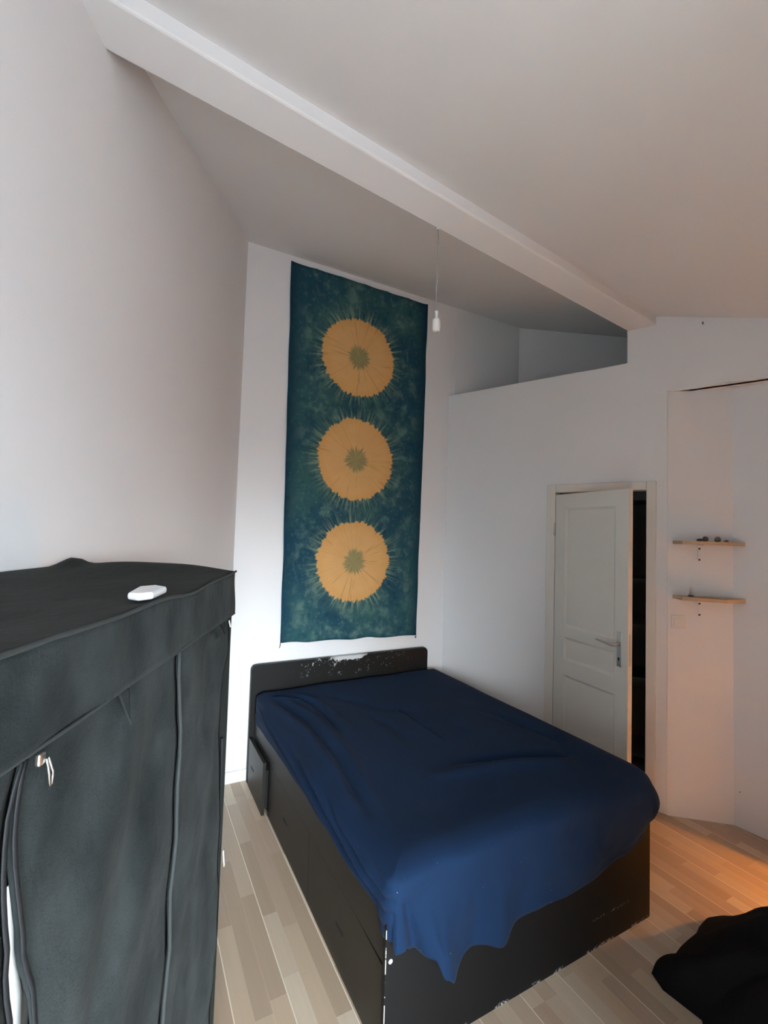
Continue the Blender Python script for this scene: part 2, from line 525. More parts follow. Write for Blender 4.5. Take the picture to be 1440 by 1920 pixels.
# ------------------------------------------------------------------ bed
bed = empty('bed', (0, 0, 0), 0, 'black bed frame with drawers and worn low headboard under the tapestry', 'bed')
BX0, BX1, BY0, BY1 = 0.768, 2.112, 1.318, 3.165
def headboard_mat():
    t = NT('chipped_black_laminate')
    v = t.coord()
    sep = t.n('ShaderNodeSeparateXYZ'); t.l(v, sep.inputs[0])
    x, z = sep.outputs[0], sep.outputs[2]
    n1 = t.noise(v, 26, 5, 0.65); n2 = t.noise(v, 70, 4, 0.7)
    inx = t.math('MULTIPLY', t.smooth(x, 1.00, 1.22), t.smooth(x, 2.02, 1.70))
    inx2 = t.math('MULTIPLY', t.smooth(x, 1.27, 1.36), t.smooth(x, 1.66, 1.52))
    top = t.smooth(z, 0.60, 0.76)
    chips = t.smooth(t.math('ADD', t.math('MULTIPLY', n1, 0.6), t.math('MULTIPLY', n2, 0.4)), 0.575, 0.60)
    chips = t.math('MULTIPLY', t.math('MULTIPLY', chips, inx), t.math('MULTIPLY', top, 0.85))
    edge = t.math('ADD', t.math('MULTIPLY', n1, 0.07), t.math('MULTIPLY', n2, 0.03))
    patch = t.smooth(t.math('ADD', z, t.math('ADD', edge, t.math('MULTIPLY', inx2, 0.045))), 0.832, 0.838)
    m = t.math('MAXIMUM', chips, t.math('MULTIPLY', patch, inx2))
    t.color(t.mix(m, (0.008, 0.008, 0.0078), (0.60, 0.60, 0.60)))
    t.b.inputs['Roughness'].default_value = 0.55
    t.b.inputs['Specular IOR Level'].default_value = 0.25
    return t.m
def wear_mat():
    t = NT('scuffed_black_laminate')
    v = t.coord()
    sep = t.n('ShaderNodeSeparateXYZ'); t.l(v, sep.inputs[0])
    x, z = sep.outputs[0], sep.outputs[2]
    n2 = t.noise(v, 130, 4, 0.7); n1 = t.noise(v, 14, 3)
    low = t.math('MULTIPLY', t.smooth(z, 0.016, 0.002), t.smooth(n1, 0.50, 0.56))
    m = t.math('MULTIPLY', low, t.smooth(n2, 0.50, 0.55))
    nl = t.noise(t.mapping(v, (1, 1, 24)), 1.0, 3)
    left = t.math('MULTIPLY', t.math('MULTIPLY', t.smooth(x, 0.7605, 0.7600), t.smooth(sep.outputs[1], 1.3130, 1.3122)), t.smooth(nl, 0.49, 0.53))
    # two small rows of scratches
    mark = t.math('MULTIPLY', t.math('MULTIPLY', t.smooth(x, 1.72, 1.74), t.smooth(x, 1.98, 1.94)),
                  t.math('MULTIPLY', t.smooth(t.math('ABSOLUTE', t.math('SUBTRACT', z, 0.118)), 0.006, 0.002), t.smooth(n2, 0.54, 0.58)))
    m = t.math('MAXIMUM', t.math('MAXIMUM', m, left), t.math('MULTIPLY', mark, 0.7))
    t.color(t.mix(m, (0.006, 0.006, 0.0065), (0.5, 0.49, 0.46)))
    t.b.inputs['Roughness'].default_value = 0.6
    t.b.inputs['Specular IOR Level'].default_value = 0.22
    return t.m
# headboard with rounded upper corners
def round_top(x0, x1, z0, z1, r, y):
    pts = [Vector((x0, y, z0)), Vector((x1, y, z0))]
    for k in range(7):
        a = math.pi/2*k/6
        pts.append(Vector((x1-r+r*math.cos(a), y, z1-r+r*math.sin(a))))
    for k in range(7):
        a = math.pi/2+math.pi/2*k/6
        pts.append(Vector((x0+r+r*math.cos(a), y, z1-r+r*math.sin(a))))
    return pts
prism('headboard', round_top(0.735, 2.145, 0.0, 0.768, 0.035, 3.170), (0, 0.036, 0), headboard_mat(), bed, bevel=0.004)
prism('foot_panel', [Vector((0.758, 1.310, 0)), Vector((2.120, 1.310, 0)), Vector((2.120, 1.310, 0.46)), Vector((0.758, 1.310, 0.46))], (0, 0.022, 0), wear_mat(), bed, bevel=0.0015)
lathe('plastic_cap', [(0.0075, 0), (0.0075, 0.002), (0.004, 0.0045)], M_WHITE, bed, 14).matrix_local = \
    Matrix.Translation((0.776, 1.3105, 0.335)) @ Matrix.Rotation(math.radians(90), 4, 'X')
# left side: rail above three drawers, right side a closed panel
box('side_rail', (BX0, 1.334, 0.305), (BX0+0.02, 3.168, 0.455), M_BLACK, bed, bevel=0.001)
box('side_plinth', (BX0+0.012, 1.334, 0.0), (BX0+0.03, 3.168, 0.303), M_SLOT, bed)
box('side_panel', (BX1-0.02, 1.334, 0.0), (BX1, 3.168, 0.455), M_BLACK, bed)
box('slat_base', (BX0+0.022, 1.336, 0.36), (BX1-0.022, 3.166, 0.385), M_BLACK, bed)
for (ya, yb, pull, slot, gap) in ((2.775, 3.150, 0.034, 3.035, 0.0), (2.056, 2.768, 0.0, 2.42, 0.0), (1.338, 2.052, 0.0, 1.69, 0.010)):
    x = BX0 - pull
    bm = bmesh.new()
    # front board; the drawer nearest the foot hangs slightly so a wedge-shaped gap shows above it
    v = [(x, ya, 0.004), (x, yb, 0.004), (x, yb, 0.3046), (x, ya+0.22, 0.3046), (x, ya, 0.3046-gap)]
    add_prism(bm, [Vector(p) for p in v], (0.018, 0, 0))
    dr = bm_obj('drawer', bm, M_BLACK, bed, bevel=0.0012)
    box('drawer_box', (x+0.0185, ya+0.02, 0.03), (x+0.40, yb-0.02, 0.25), M_SLOT, dr)
    box('handle_slot', (x-0.0006, slot-0.035, 0.150), (x+0.002, slot+0.035, 0.163), M_SLOT, dr)

mattress = box('mattress', (0.805, 1.350, 0.386), (2.120, 3.140, 0.555), mat('mattress_ticking', (0.6, 0.6, 0.58), 0.9), bevel=0.04, seg=4)
tag(mattress, 'mattress lying in the black bed frame, wholly covered by the navy sheet', 'mattress')

# fitted sheet / cover in one cloth: rings over the top, then a skirt
def sheet_mat():
    t = NT('navy_cotton')
    v = t.coord()
    n = t.noise(v, 5, 4, 0.6)
    lint = t.smooth(t.noise(v, 95, 2, 0.4), 0.79, 0.81)
    c = t.mix(n, (0.0062, 0.0185, 0.050), (0.0085, 0.0240, 0.062))
    t.color(t.mix(t.math('MULTIPLY', lint, 0.5), c, (0.3, 0.34, 0.42)))
    t.b.inputs['Roughness'].default_value = 0.9
    t.b.inputs['Specular IOR Level'].default_value = 0.08
    t.b.inputs['Sheen Weight'].default_value = 0.02
    t.bump(t.noise(v, 45, 4, 0.6), 0.10, 0.006)
    return t.m
SX0, SX1, SY0, SY1 = 0.785, 2.195, 1.318, 3.150
per = []          # perimeter, starting at the head of the left side, going to the foot, right, and round
def arc(cx, cy, r, a0, a1, n):
    for k in range(n):
        a = math.radians(a0+(a1-a0)*k/n)
        per.append((cx+r*math.cos(a), cy+r*math.sin(a), math.cos(a), math.sin(a)))
def line(x0, y0, x1, y1, nx, ny, n):
    for k in range(n):
        per.append((x0+(x1-x0)*k/n, y0+(y1-y0)*k/n, nx, ny))
rl, rr, rh = 0.014, 0.17, 0.06
line(SX0, SY1-rh, SX0, SY0+rl, -1, 0, 150)
arc(SX0+rl, SY0+rl, rl, 180, 270, 14)
line(SX0+rl, SY0, SX1-rr, SY0, 0, -1, 130)
arc(SX1-rr, SY0+rr, rr, 270, 360, 26)
line(SX1, SY0+rr, SX1, SY1-rh, 1, 0, 90)
arc(SX1-rh, SY1-rh, rh, 0, 90, 10)
line(SX1-rh, SY1, SX0+rh, SY1, 0, 1, 60)
arc(SX0+rh, SY1-rh, rh, 90, 180, 10)
TOPFOLD = [  # (polyline in plan, depth, width)
    ([(0.95, 3.02), (1.03, 2.82), (1.045, 2.58), (1.02, 2.30)], -0.024, 0.013),
    ([(0.99, 3.00), (1.07, 2.80), (1.085, 2.55), (1.06, 2.28)], 0.016, 0.024),
    ([(0.84, 3.05), (0.99, 2.92)], -0.014, 0.011),
    ([(0.84, 3.00), (0.99, 2.86)], 0.010, 0.014),
    ([(0.84, 3.00), (0.92, 2.60), (0.91, 2.10), (0.85, 1.62)], -0.026, 0.022),
    ([(0.88, 2.95), (0.965, 2.55), (0.955, 2.10), (0.90, 1.70)], 0.018, 0.028),
    ([(0.815, 2.85), (0.855, 2.40), (0.84, 1.90)], 0.020, 0.020),
    ([(1.15, 2.95), (1.40, 2.55), (1.62, 2.35)], -0.009, 0.035),
    ([(1.25, 2.60), (1.32, 2.30), (1.30, 2.05)], -0.010, 0.028),
    ([(1.35, 1.80), (1.62, 1.74), (1.95, 1.64), (2.05, 1.76), (2.04, 1.98), (1.95, 2.25)], -0.018, 0.030),
    ([(1.20, 1.74), (1.62, 1.67), (1.94, 1.56)], 0.016, 0.045),
    ([(1.62, 2.05), (1.78, 2.18), (1.95, 2.45)], 0.008, 0.05),
]
HEM_FOOT = [(0.754, 0.400), (0.80, 0.392), (0.858, 0.350), (0.90, 0.345), (0.93, 0.285), (0.985, 0.240), (1.055, 0.278), (1.12, 0.272), (1.213, 0.243),
            (1.288, 0.285), (1.50, 0.295), (1.695, 0.300), (1.90, 0.335), (2.08, 0.385), (2.3, 0.42)]
HEM_LEFT = [(1.31, 0.400), (1.335, 0.405), (1.385, 0.458), (1.42, 0.464), (1.70, 0.455), (2.0, 0.452), (2.5, 0.440), (2.9, 0.425), (3.2, 0.405)]
def top_z(x, y):
    z = 0.605
    z += 0.012*nz(x*1.7, y*1.3, 3.1) + 0.005*nz(x*5, y*3, 1.7)
    for pl, d, w in TOPFOLD:
        ds, f = seg_dist(x, y, pl)
        z += d*gauss(ds, w)*min(1, 6*f+0.15, 6*(1-f)+0.15)
    # soft rounding of the mattress border
    e = min(x-SX0, SX1-x, y-SY0, SY1-y)
    if e < 0.07:
        z -= 0.012*(1-max(e, 0)/0.07)**2
    # raised foot end
    z += 0.016*gauss(y-1.36, 0.14)*max(0, min(1, (x-0.8)/0.2))*max(0, min(1, (2.1-x)/0.3))
    return z
verts, faces = [], []
NP = len(per)
KT = 46
for k in range(KT+1):                 # from the centre line to the border
    s = (k/KT)**0.9
    for (px, py, nx, ny) in per:
        cx = 1.49; cy = max(2.0, min(2.5, py))
        x = cx+(px-cx)*s; y = cy+(py-cy)*s
        verts.append((x, y, top_z(x, y)))
KS = 26
for k in range(1, KS+1):
    f = k/KS
    for i, (px, py, nx, ny) in enumerate(per):
        zt = top_z(px, py)
        if ny > 0.6:                                # head: tucked
            hem, out = 0.50, 0.004
        elif nx > 0.5:                              # right side
            hem, out = 0.40 + 0.02*nz(py*4, 2.2), 0.012
        elif nx < -0.5:                             # left side
            hem, out = interp(HEM_LEFT, py), 0.030
        else:
            hem, out = interp(HEM_FOOT, px), 0.026
        drop = (zt-hem)*f
        d = zt - hem
        r = 0.018
        # rounded shoulder, then hanging
        a = min(1.0, drop/r)
        o = out*math.sin(a*math.pi/2)
        if nx < -0.5:
            u = (SY1-py)/(SY1-SY0)                  # 0 at the head, 1 at the foot
            zz = drop
            swag = 0
            for z_a, z_b, amp, w, u0, u1 in ((-0.01, 0.13, 0.034, 0.014, 0.08, 1.02), (-0.10, 0.085, 0.030, 0.012, 0.30, 1.04), (0.05, 0.19, 0.020, 0.012, 0.03, 0.80), (-0.13, 0.045, 0.024, 0.011, 0.50, 1.05)):
                c0 = z_a+(z_b-z_a)*u
                swag += amp*gauss(zz-c0, w)*max(0, min(1, (u-u0)*7))*max(0, min(1, (u1-u)*9))
            o += swag*(1-0.75*f**4) - 0.006*a + 0.004*nz(py*6, zz*20, 5)*a
        elif ny < -0.5:
            w = max(0.0, min(1.0, (f-0.28)/0.5))
            o += 0.040*w*gauss(px-0.775, 0.030) + 0.066*w*gauss(px-0.935, 0.070) - 0.060*w*gauss(px-(0.795+0.060*f), 0.014)
            o += 0.012*a*nz(px*5, f*1.5, 9) + 0.006*a*nz(px*11, f*3, 4)
            o += 0.018*w*gauss(px-1.09, 0.03)*(-0.6) + 0.016*w*gauss(px-1.21, 0.05)
            o += 0.030*a*math.sin(math.pi*min(1, f*1.1))*max(0, min(1, (px-1.5)/0.5))
            o = max(o, 0.012)
        if nx > 0.2 and ny < -0.0:                  # puffed right foot corner
            o += 0.014*math.sin(math.pi*min(1.0, f*1.05))
            o -= 0.075*max(0, f-0.45)/0.55*max(0, nx)
        if nx > 0.95:
            o -= 0.070*max(0, f-0.35)/0.65
            o += 0.010*nz(py*5, f*2)
        verts.append((px+nx*o, py+ny*o, zt-drop))
for k in range(KT+KS):
    for i in range(NP):
        j = (i+1) % NP
        faces.append((k*NP+i, k*NP+j, (k+1)*NP+j, (k+1)*NP+i))
sheet = mesh_obj('bed_sheet', verts, faces, sheet_mat(), smooth=True)
bmx = bmesh.new(); bmx.from_mesh(sheet.data)
bmesh.ops.remove_doubles(bmx, verts=bmx.verts, dist=0.0004)
bmesh.ops.recalc_face_normals(bmx, faces=bmx.faces)
if sum(f.normal.z*f.calc_area() for f in bmx.faces) < 0:
    bmesh.ops.reverse_faces(bmx, faces=bmx.faces)
bmx.to_mesh(sheet.data); bmx.free()
for p in sheet.data.polygons:
    p.use_smooth = True
md = sheet.modifiers.new('thickness', 'SOLIDIFY'); md.thickness = 0.003; md.offset = 1
tag(sheet, 'creased navy blue cotton sheet stretched over the mattress and hanging at the foot', 'bed sheet')

# ------------------------------------------------------------------ tapestry
def tapestry_mat():
    t = NT('tie_dyed_cloth')
    v = t.coord()
    sep = t.n('ShaderNodeSeparateXYZ'); t.l(v, sep.inputs[0])
    n_big = t.noise(v, 2.6, 3, 0.55); n_mid = t.noise(v, 9, 5, 0.65); n_fine = t.noise(v, 34, 4, 0.6)
    base = t.mix(t.smooth(n_big, 0.35, 0.68), (0.016, 0.064, 0.098), (0.036, 0.108, 0.112))
    base = t.mix(t.smooth(n_mid, 0.48, 0.72), base, (0.105, 0.190, 0.175))
    base = t.mix(t.math('MULTIPLY', t.smooth(n_fine, 0.52, 0.75), 0.45), base, (0.14, 0.225, 0.20))
    base = t.mix(t.math('MULTIPLY', t.smooth(n_mid, 0.46, 0.30), 0.7), base, (0.012, 0.050, 0.085))
    # darker dye along the selvedges
    ex = t.math('ABSOLUTE', t.math('SUBTRACT', sep.outputs[0], 1.49))
    exn = t.math('ADD', ex, t.math('MULTIPLY', t.math('SUBTRACT', n_mid, 0.5), 0.2))
    base = t.mix(t.smooth(exn, 0.44, 0.60), base, (0.010, 0.042, 0.070))
    col = base
    for ci, (cx, cz, R) in enumerate(((1.463, 3.032, 0.302), (1.466, 2.238, 0.310), (1.476, 1.460, 0.300))):
        dx = t.math('SUBTRACT', sep.outputs[0], cx); dz = t.math('SUBTRACT', sep.outputs[2], cz)
        r = t.math('SQRT', t.math('ADD', t.math('MULTIPLY', dx, dx), t.math('MULTIPLY', dz, dz)))
        rs = t.math('MAXIMUM', r, 0.004)
        ux = t.math('DIVIDE', dx, rs); uz = t.math('DIVIDE', dz, rs)
        def dirnoise(k, rk, seed, det=2.0):
            cb = t.n('ShaderNodeCombineXYZ')
            t.put(cb.inputs[0], t.math('MULTIPLY', ux, k)); t.put(cb.inputs[1], t.math('MULTIPLY', uz, k))
            t.put(cb.inputs[2], t.math('MULTIPLY_ADD', r, rk, seed+ci*3.7))
            return t.noise(cb.outputs[0], 1.0, det, 0.6)
        spike = dirnoise(16, 0, 1.0); lobe = dirnoise(1.6, 0, 5.0); streak = dirnoise(20, 3, 9.0, 3.0)
        line_n = dirnoise(5.0, 0.6, 14.0, 1.0); star = dirnoise(6, 0, 20.0)
        # pale rays outside the disc
        halo = t.smooth(r, R+0.17, R-0.01)
        rays = t.math('MULTIPLY', t.math('MULTIPLY', halo, halo), t.smooth(streak, 0.46, 0.68))
        col = t.mix(t.math('MULTIPLY', rays, 0.85), col, (0.26, 0.34, 0.23))
        rj = t.math('ADD', r, t.math('ADD', t.math('MULTIPLY', t.math('SUBTRACT', spike, 0.5), 0.075), t.math('MULTIPLY', t.math('SUBTRACT', lobe, 0.5), 0.03)))
        disc = t.smooth(rj, R+0.007, R-0.007)
        org = t.mix(n_mid, (0.63, 0.360, 0.135), (0.74, 0.450, 0.190))
        org = t.mix(t.math('MULTIPLY', t.smooth(r, R-0.09, R), 0.35), org, (0.60, 0.30, 0.075))
        ln = t.smooth(t.math('ABSOLUTE', t.math('SUBTRACT', line_n, 0.5)), 0.012, 0.003)
        org = t.mix(t.math('MULTIPLY', ln, 0.40), org, (0.36, 0.19, 0.06))
        rc = t.math('ADD', r, t.math('MULTIPLY', t.math('SUBTRACT', star, 0.5), 0.11))
        cen = t.smooth(rc, 0.104, 0.068)
        cg = t.mix(t.smooth(streak, 0.42, 0.62), (0.20, 0.20, 0.085), (0.35, 0.32, 0.17))
        org = t.mix(t.math('MULTIPLY', cen, 0.9), org, cg)
        col = t.mix(disc, col, org)
    # pale spot at the top fold
    t.color(col)
    t.b.inputs['Roughness'].default_value = 0.92
    t.b.inputs['Specular IOR Level'].default_value = 0.1
    t.bump(t.math('ADD', n_fine, t.noise(v, 260, 2)), 0.08, 0.004)
    return t.m
NXT, NZT = 48, 110
verts, faces = [], []
for j in range(NZT+1):
    v = j/NZT
    for i in range(NXT+1):
        u = i/NXT
        xl = 0.935+(0.898-0.935)*v; xr = 2.051+(2.083-2.051)*v
        x = xl+(xr-xl)*u
        zb = 0.893-0.028*u + 0.003*math.sin(u*23)+0.005*nz(u*9, 4)
        zt = 3.630-0.009*u - 0.006*abs(math.sin(u*math.pi*6)) + 0.004*nz(u*11, 8)
        z = zb+(zt-zb)*v
        e = min(u, 1-u)
        x += 0.006*nz(z*3, 5.0)*max(0, 1-e*6)*(1 if u < .5 else -1)
        w = 0.010+0.006*nz(x*3.5, z*1.3, 2.0)+0.003*nz(x*9, z*4, 6.0)
        # curls a little at the free bottom edge
        w += 0.004*gauss(v, 0.02)*(0.5+0.5*math.sin(u*19))
        verts.append((x, YB-0.004-max(w, 0.002), z))
for j in range(NZT):
    for i in range(NXT):
        a = j*(NXT+1)+i
        faces.append((a, a+1, a+NXT+2, a+NXT+1))
tap = empty('tapestry', (0, 0, 0), 0, 'tall teal tie-dyed wall hanging with three orange discs', 'tapestry')
cloth = mesh_obj('cloth', verts, faces, tapestry_mat(), tap, smooth=True)
md = cloth.modifiers.new('thickness', 'SOLIDIFY'); md.thickness = 0.0015
M_STRING = mat('brown_string', (0.20, 0.15, 0.12), 0.9)
for x, z, dx, dz in ((0.936, 0.893, -0.006, -0.036), (2.050, 0.868, 0.006, -0.02)):
    tube('corner_tie', [(x, YB-0.012, z+0.006), (x+dx*0.5, YB-0.014, z+dz*0.5), (x+dx, YB-0.006, z+dz)], [0.0035, 0.003, 0.002], M_STRING, tap, 6)
lathe('nail_head', [(0.007, 0), (0.007, 0.003), (0.003, 0.006)], M_SCREW, tap, 10).matrix_local = \
    Matrix.Translation((2.056, YB-0.002, 0.846)) @ Matrix.Rotation(math.radians(90), 4, 'X')

# ------------------------------------------------------------------ pendant
pend = empty('pendant_lamp_holder', (1.172, 1.742, 0), 0, 'bare white bulb holder hanging on a thin cord from the ceiling beam', 'pendant lamp')
cordm = mat('cord_grey', (0.30, 0.28, 0.27), 0.7)
tube('cord', [(0, -0.002, BZ+0.0), (0.004, 0, 3.05), (0.001, 0, 2.97), (0.003, 0, 2.88), (0.0, 0, 2.80), (0.004, 0, 2.71)], 0.0028, cordm, pend, 8)
lathe('cord_grip', [(0.0065, 0), (0.0075, 0.004), (0.0065, 0.008), (0.0065, 0.020), (0.0085, 0.026), (0.0085, 0.032)], M_WHITE, pend, 16, (0.006, 0, 2.682))
lathe('socket', [(0.0145, 0), (0.0165, 0.003), (0.0165, 0.012), (0.0180, 0.014), (0.0180, 0.048), (0.0165, 0.056), (0.012, 0.060)], M_WHITE, pend, 24, (0.006, 0, 2.618))
lathe('cord_hook', [(0.006, 0), (0.006, 0.004)], M_WHITE, pend, 10, (0, -0.002, BZ-0.004))

# ------------------------------------------------------------------ corner shelves in the niche
def corner_shelf(z, label):
    e = empty('corner_shelf', (0, 0, 0), 0, label, 'shelf')
    e['group'] = 'corner shelves in the niche'
    pl = [(2.990, 1.712), (2.952, 1.632), (2.985, 1.555), (3.085, 1.452), (3.235, 1.425), (3.2535, 1.432), (3.247, 1.497)]
    pts = [Vector((x, y, z-0.010)) for x, y in pl]
    prism('shelf_board', pts, (0, 0, 0.020), M_WOODSHELF, e, bevel=0.0015)
    d = (NB-NA).normalized(); n = Vector((d.y, -d.x, 0))          # n points into the room
    if n.y > 0: n = -n
    c = NA.lerp(NB, 0.49)
    br = bmesh.new()
    a = c + n*0.001
    hw = d*0.009
    add_prism(br, [a-hw+Vector((0, 0, z-0.115)), a+hw+Vector((0, 0, z-0.115)), a+hw+Vector((0, 0, z-0.0105)), a-hw+Vector((0, 0, z-0.0105))], n*0.004)
    add_prism(br, [a-hw+Vector((0, 0, z-0.0145)), a+hw+Vector((0, 0, z-0.0145)), a+hw+n*0.09+Vector((0, 0, z-0.0145)), a-hw+n*0.09+Vector((0, 0, z-0.0145))], (0, 0, 0.004))
    b = bm_obj('bracket', br, M_WALL, e)
    for dz in (0.036, 0.105):
        p = c + n*0.005 + Vector((0, 0, z-dz))
        tube('screw', [p, p+n*0.003], [0.0065, 0.004], M_SCREW, b, 10)
    return e
ZU, ZL = 1.683, 1.343
corner_shelf(ZU, 'upper of the two pale wooden corner shelves, carrying small stones')
corner_shelf(ZL, 'lower of the two pale wooden corner shelves, carrying a small candle')
def pebble(name, x, y, z, sx, sy, sz, m, seed):
    bm = bmesh.new()
    bmesh.ops.create_icosphere(bm, subdivisions=2, radius=1.0)
    for v in bm.verts:
        k = 1+0.22*nz(v.co.x*1.5+seed, v.co.y*1.5, v.co.z*1.5)
        v.co = Vector((v.co.x*sx*k, v.co.y*sy*k, max(-0.75, v.co.z*k)*sz))
    zb = min(v.co.z for v in bm.verts)
    for v in bm.verts:
        v.co += Vector((x, y, z-zb))
    return bm_obj(name, bm, m, smooth=True)
M_ST1 = mat('dark_stone', (0.10, 0.085, 0.075), 0.7, 0.3, 40); M_ST2 = mat('brown_stone', (0.20, 0.15, 0.12), 0.7, 0.3, 40)
M_ST3 = mat('white_shell', (0.66, 0.63, 0.58), 0.6, 0.1, 40)
ST = [(3.035, 1.575, .022, .016, .010, M_ST1, 'leftmost dark flat stone on the upper corner shelf'),
      (3.068, 1.560, .020, .016, .017, M_ST1, 'taller dark stone in the heap on the upper corner shelf'),
      (3.062, 1.530, .013, .011, .011, M_ST3, 'small white shell among dark stones on the upper corner shelf'),
      (3.125, 1.520, .021, .017, .018, M_ST2, 'rounded brown stone right of the white shell on the upper corner shelf'),
      (3.095, 1.510, .015, .012, .008, M_ST1, 'small dark stone between the white shell and the brown stone'),
      (3.160, 1.490, .018, .012, .007, M_ST2, 'rightmost flat brown stone on the upper corner shelf')]
for k, (x, y, a, b, c, m, lb) in enumerate(ST):
    tag(pebble('stone' if m is not M_ST3 else 'shell', x, y, ZU+0.0102, a, b, c, m, k*4.1), lb, 'stone' if m is not M_ST3 else 'shell', 'stones on the upper shelf')
cd = empty('candle', (3.015, 1.615, ZL+0.010), 0, 'small pale candle in a dark holder on the lower corner shelf', 'candle')
lathe('holder', [(0.012, 0), (0.016, 0.002), (0.016, 0.008), (0.009, 0.011)], M_SCREW, cd, 16)
lathe('wax', [(0.0085, 0.0), (0.0085, 0.040), (0.006, 0.043)], mat('candle_wax', (0.62, 0.57, 0.48), 0.5), cd, 14, (0, 0, 0.0112))
tube('wick', [(0, 0, 0.0545), (0.001, 0, 0.061)], 0.001, M_SCREW, cd, 6)
bm = bmesh.new()
gx = [Vector((3.065, 1.505, 0)), Vector((3.155, 1.462, 0)), Vector((3.175, 1.500, 0)), Vector((3.095, 1.545, 0))]
N = 8
grid = []
for j in range(3):
    row = []
    for i in range(N+1):
        u = i/N; v = j/2
        p = gx[0].lerp(gx[1], u).lerp(gx[3].lerp(gx[2], u), v)
        p.z = ZL+0.0115+0.010*max(0, 0.35-u)*2*(0.4+0.6*v) + 0.002*math.sin(u*6)**2
        row.append(bm.verts.new(p))
    grid.append(row)
for j in range(2):
    for i in range(N):
        bm.faces.new((grid[j][i], grid[j][i+1], grid[j+1][i+1], grid[j+1][i]))
pp = bm_obj('paper_strip', bm, mat('pale_paper', (0.62, 0.50, 0.38), 0.7), smooth=True)
md = pp.modifiers.new('thickness', 'SOLIDIFY'); md.thickness = 0.0012
tag(pp, 'curled strip of pale paper lying on the lower corner shelf', 'paper')

# light switch on the niche wall
d = (NB-NA).normalized(); n = Vector((d.y, -d.x, 0))
if n.y > 0: n = -n
sw = empty('light_switch', (NA.lerp(NB, 0.17).x, NA.lerp(NB, 0.17).y, 1.187), math.atan2(d.y, d.x), 'white square light switch on the wall below the corner shelves', 'light switch')
yy = -1 if Vector((-d.y, d.x, 0)).dot(n) < 0 else 1
box('cover_plate', (-0.040, min(0, yy*0.008), -0.040), (0.040, max(0, yy*0.008), 0.040), M_WHITE, sw, bevel=0.003)
box('rocker', (-0.026, min(yy*0.008, yy*0.012), -0.026), (0.026, max(yy*0.008, yy*0.012), 0.026), M_WHITE, sw, bevel=0.002)

# small screws left in the walls
q = NB + nd*0.03
sc = tube('wall_screw', [Vector((q.x, q.y, 0.207))-nn*0.0005, Vector((q.x, q.y, 0.207))-nn*0.005], [0.003, 0.002], M_SCREW)
tag(sc, 'tiny dark screw low in the niche wall above the floor', 'screw')
q = RP(1.813, 3.045, 0)
sc = tube('ceiling_hook', [q+NR*0.001, q-NR*0.012, q-NR*0.014+Vector((0, 0, 0.008))], [0.004, 0.004, 0.003], M_SCREW)
tag(sc, 'tiny dark hook at the edge of ceiling and right wall', 'hook')

# ------------------------------------------------------------------ fabric wardrobe
WC = Vector((0.2275, 1.234, 0))
ward = empty('fabric_wardrobe', WC, math.atan2(DL.y, DL.x), 'tall dark grey cloth wardrobe with zipped front standing against the left wall', 'wardrobe')
# local axes: x = along the front towards the camera, y = DL rotated by +90deg
sgn = 1 if Vector((-DL.y, DL.x, 0)).dot(NL) > 0 else -1       # +y or -y goes to the wall
WD, WL, WH = 0.455, 1.10, 1.57
def W(p, b, z):
    return Vector((p, sgn*b, z))
def cloth_mat(name, c0, c1, bump=0.35):
    t = NT(name)
    v = t.coord()
    n = t.smooth(t.noise(t.mapping(v, (1.6, 1.6, 1.0)), 5, 5, 0.6), 0.25, 0.75)
    f = t.noise(v, 420, 2, 0.6)
    t.color(t.mix(n, c0, c1))
    t.b.inputs['Roughness'].default_value = 0.82
    t.b.inputs['Specular IOR Level'].default_value = 0.12
    t.b.inputs['Sheen Weight'].default_value = 0.02
    t.bump(t.math('ADD', t.math('MULTIPLY', f, 0.12), t.noise(t.mapping(v, (1.0, 1.0, 0.55)), 16, 5, 0.65)), bump, 0.012)
    return t.m
M_CLOTH = cloth_mat('dark_grey_nonwoven', (0.0075, 0.0108, 0.0112), (0.031, 0.038, 0.039), 0.5)
M_CLOTHTOP = cloth_mat('dark_grey_nonwoven_top', (0.007, 0.0085, 0.0075), (0.012, 0.0135, 0.012))
M_PIPE = mat('piping', (0.022, 0.027, 0.028), 0.8, 0.15, 30)
M_TAG = mat('white_label', (0.75, 0.76, 0.78), 0.6)
M_ZIP = mat('zip_tape', (0.006, 0.008, 0.011), 0.7)
def grid_obj(name, fn, nu, nv, m, parent, thick=0.0):
    verts = [fn(i/nu, j/nv) for j in range(nv+1) for i in range(nu+1)]
    faces = [(j*(nu+1)+i, j*(nu+1)+i+1, (j+1)*(nu+1)+i+1, (j+1)*(nu+1)+i) for j in range(nv) for i in range(nu)]
    o = mesh_obj(name, verts, faces, m, parent, smooth=True)
    if thick:
        md = o.modifiers.new('thickness', 'SOLIDIFY'); md.thickness = thick; md.offset = 0
    return o
def front_bulge(p, z):
    """distance of the front cloth behind the front plane (negative = bulging out)"""
    w = 0.012*nz(p*4, z*2.2, 1.0) + 0.006*nz(p*9, z*5, 3.0) + 0.003*nz(p*22, z*12, 5.0)
    # long diagonal drag folds
    w += 0.012*nz((p*0.9+z*0.5)*9, (z-p)*1.2, 7.0)
    f = nz((p*0.7-z*0.9)*7, (z+p)*1.0, 4.0)
    w += 0.007*abs(f)
    return w*(1-0.6*gauss(z-1.46, 0.03))
def slit(z):
    """position of the open zip along the front"""
    return interp([(0.0, 0.70), (1.0, 0.715), (1.205, 0.728), (1.27, 0.742), (1.333, 0.750), (1.373, 0.752), (1.446, 0.744), (1.47, 0.741)], z)
def slit_w(z):
    return interp([(0.0, 0.03), (1.0, 0.024), (1.2, 0.014), (1.30, 0.008), (1.40, 0.004), (1.452, 0.0006)], z)
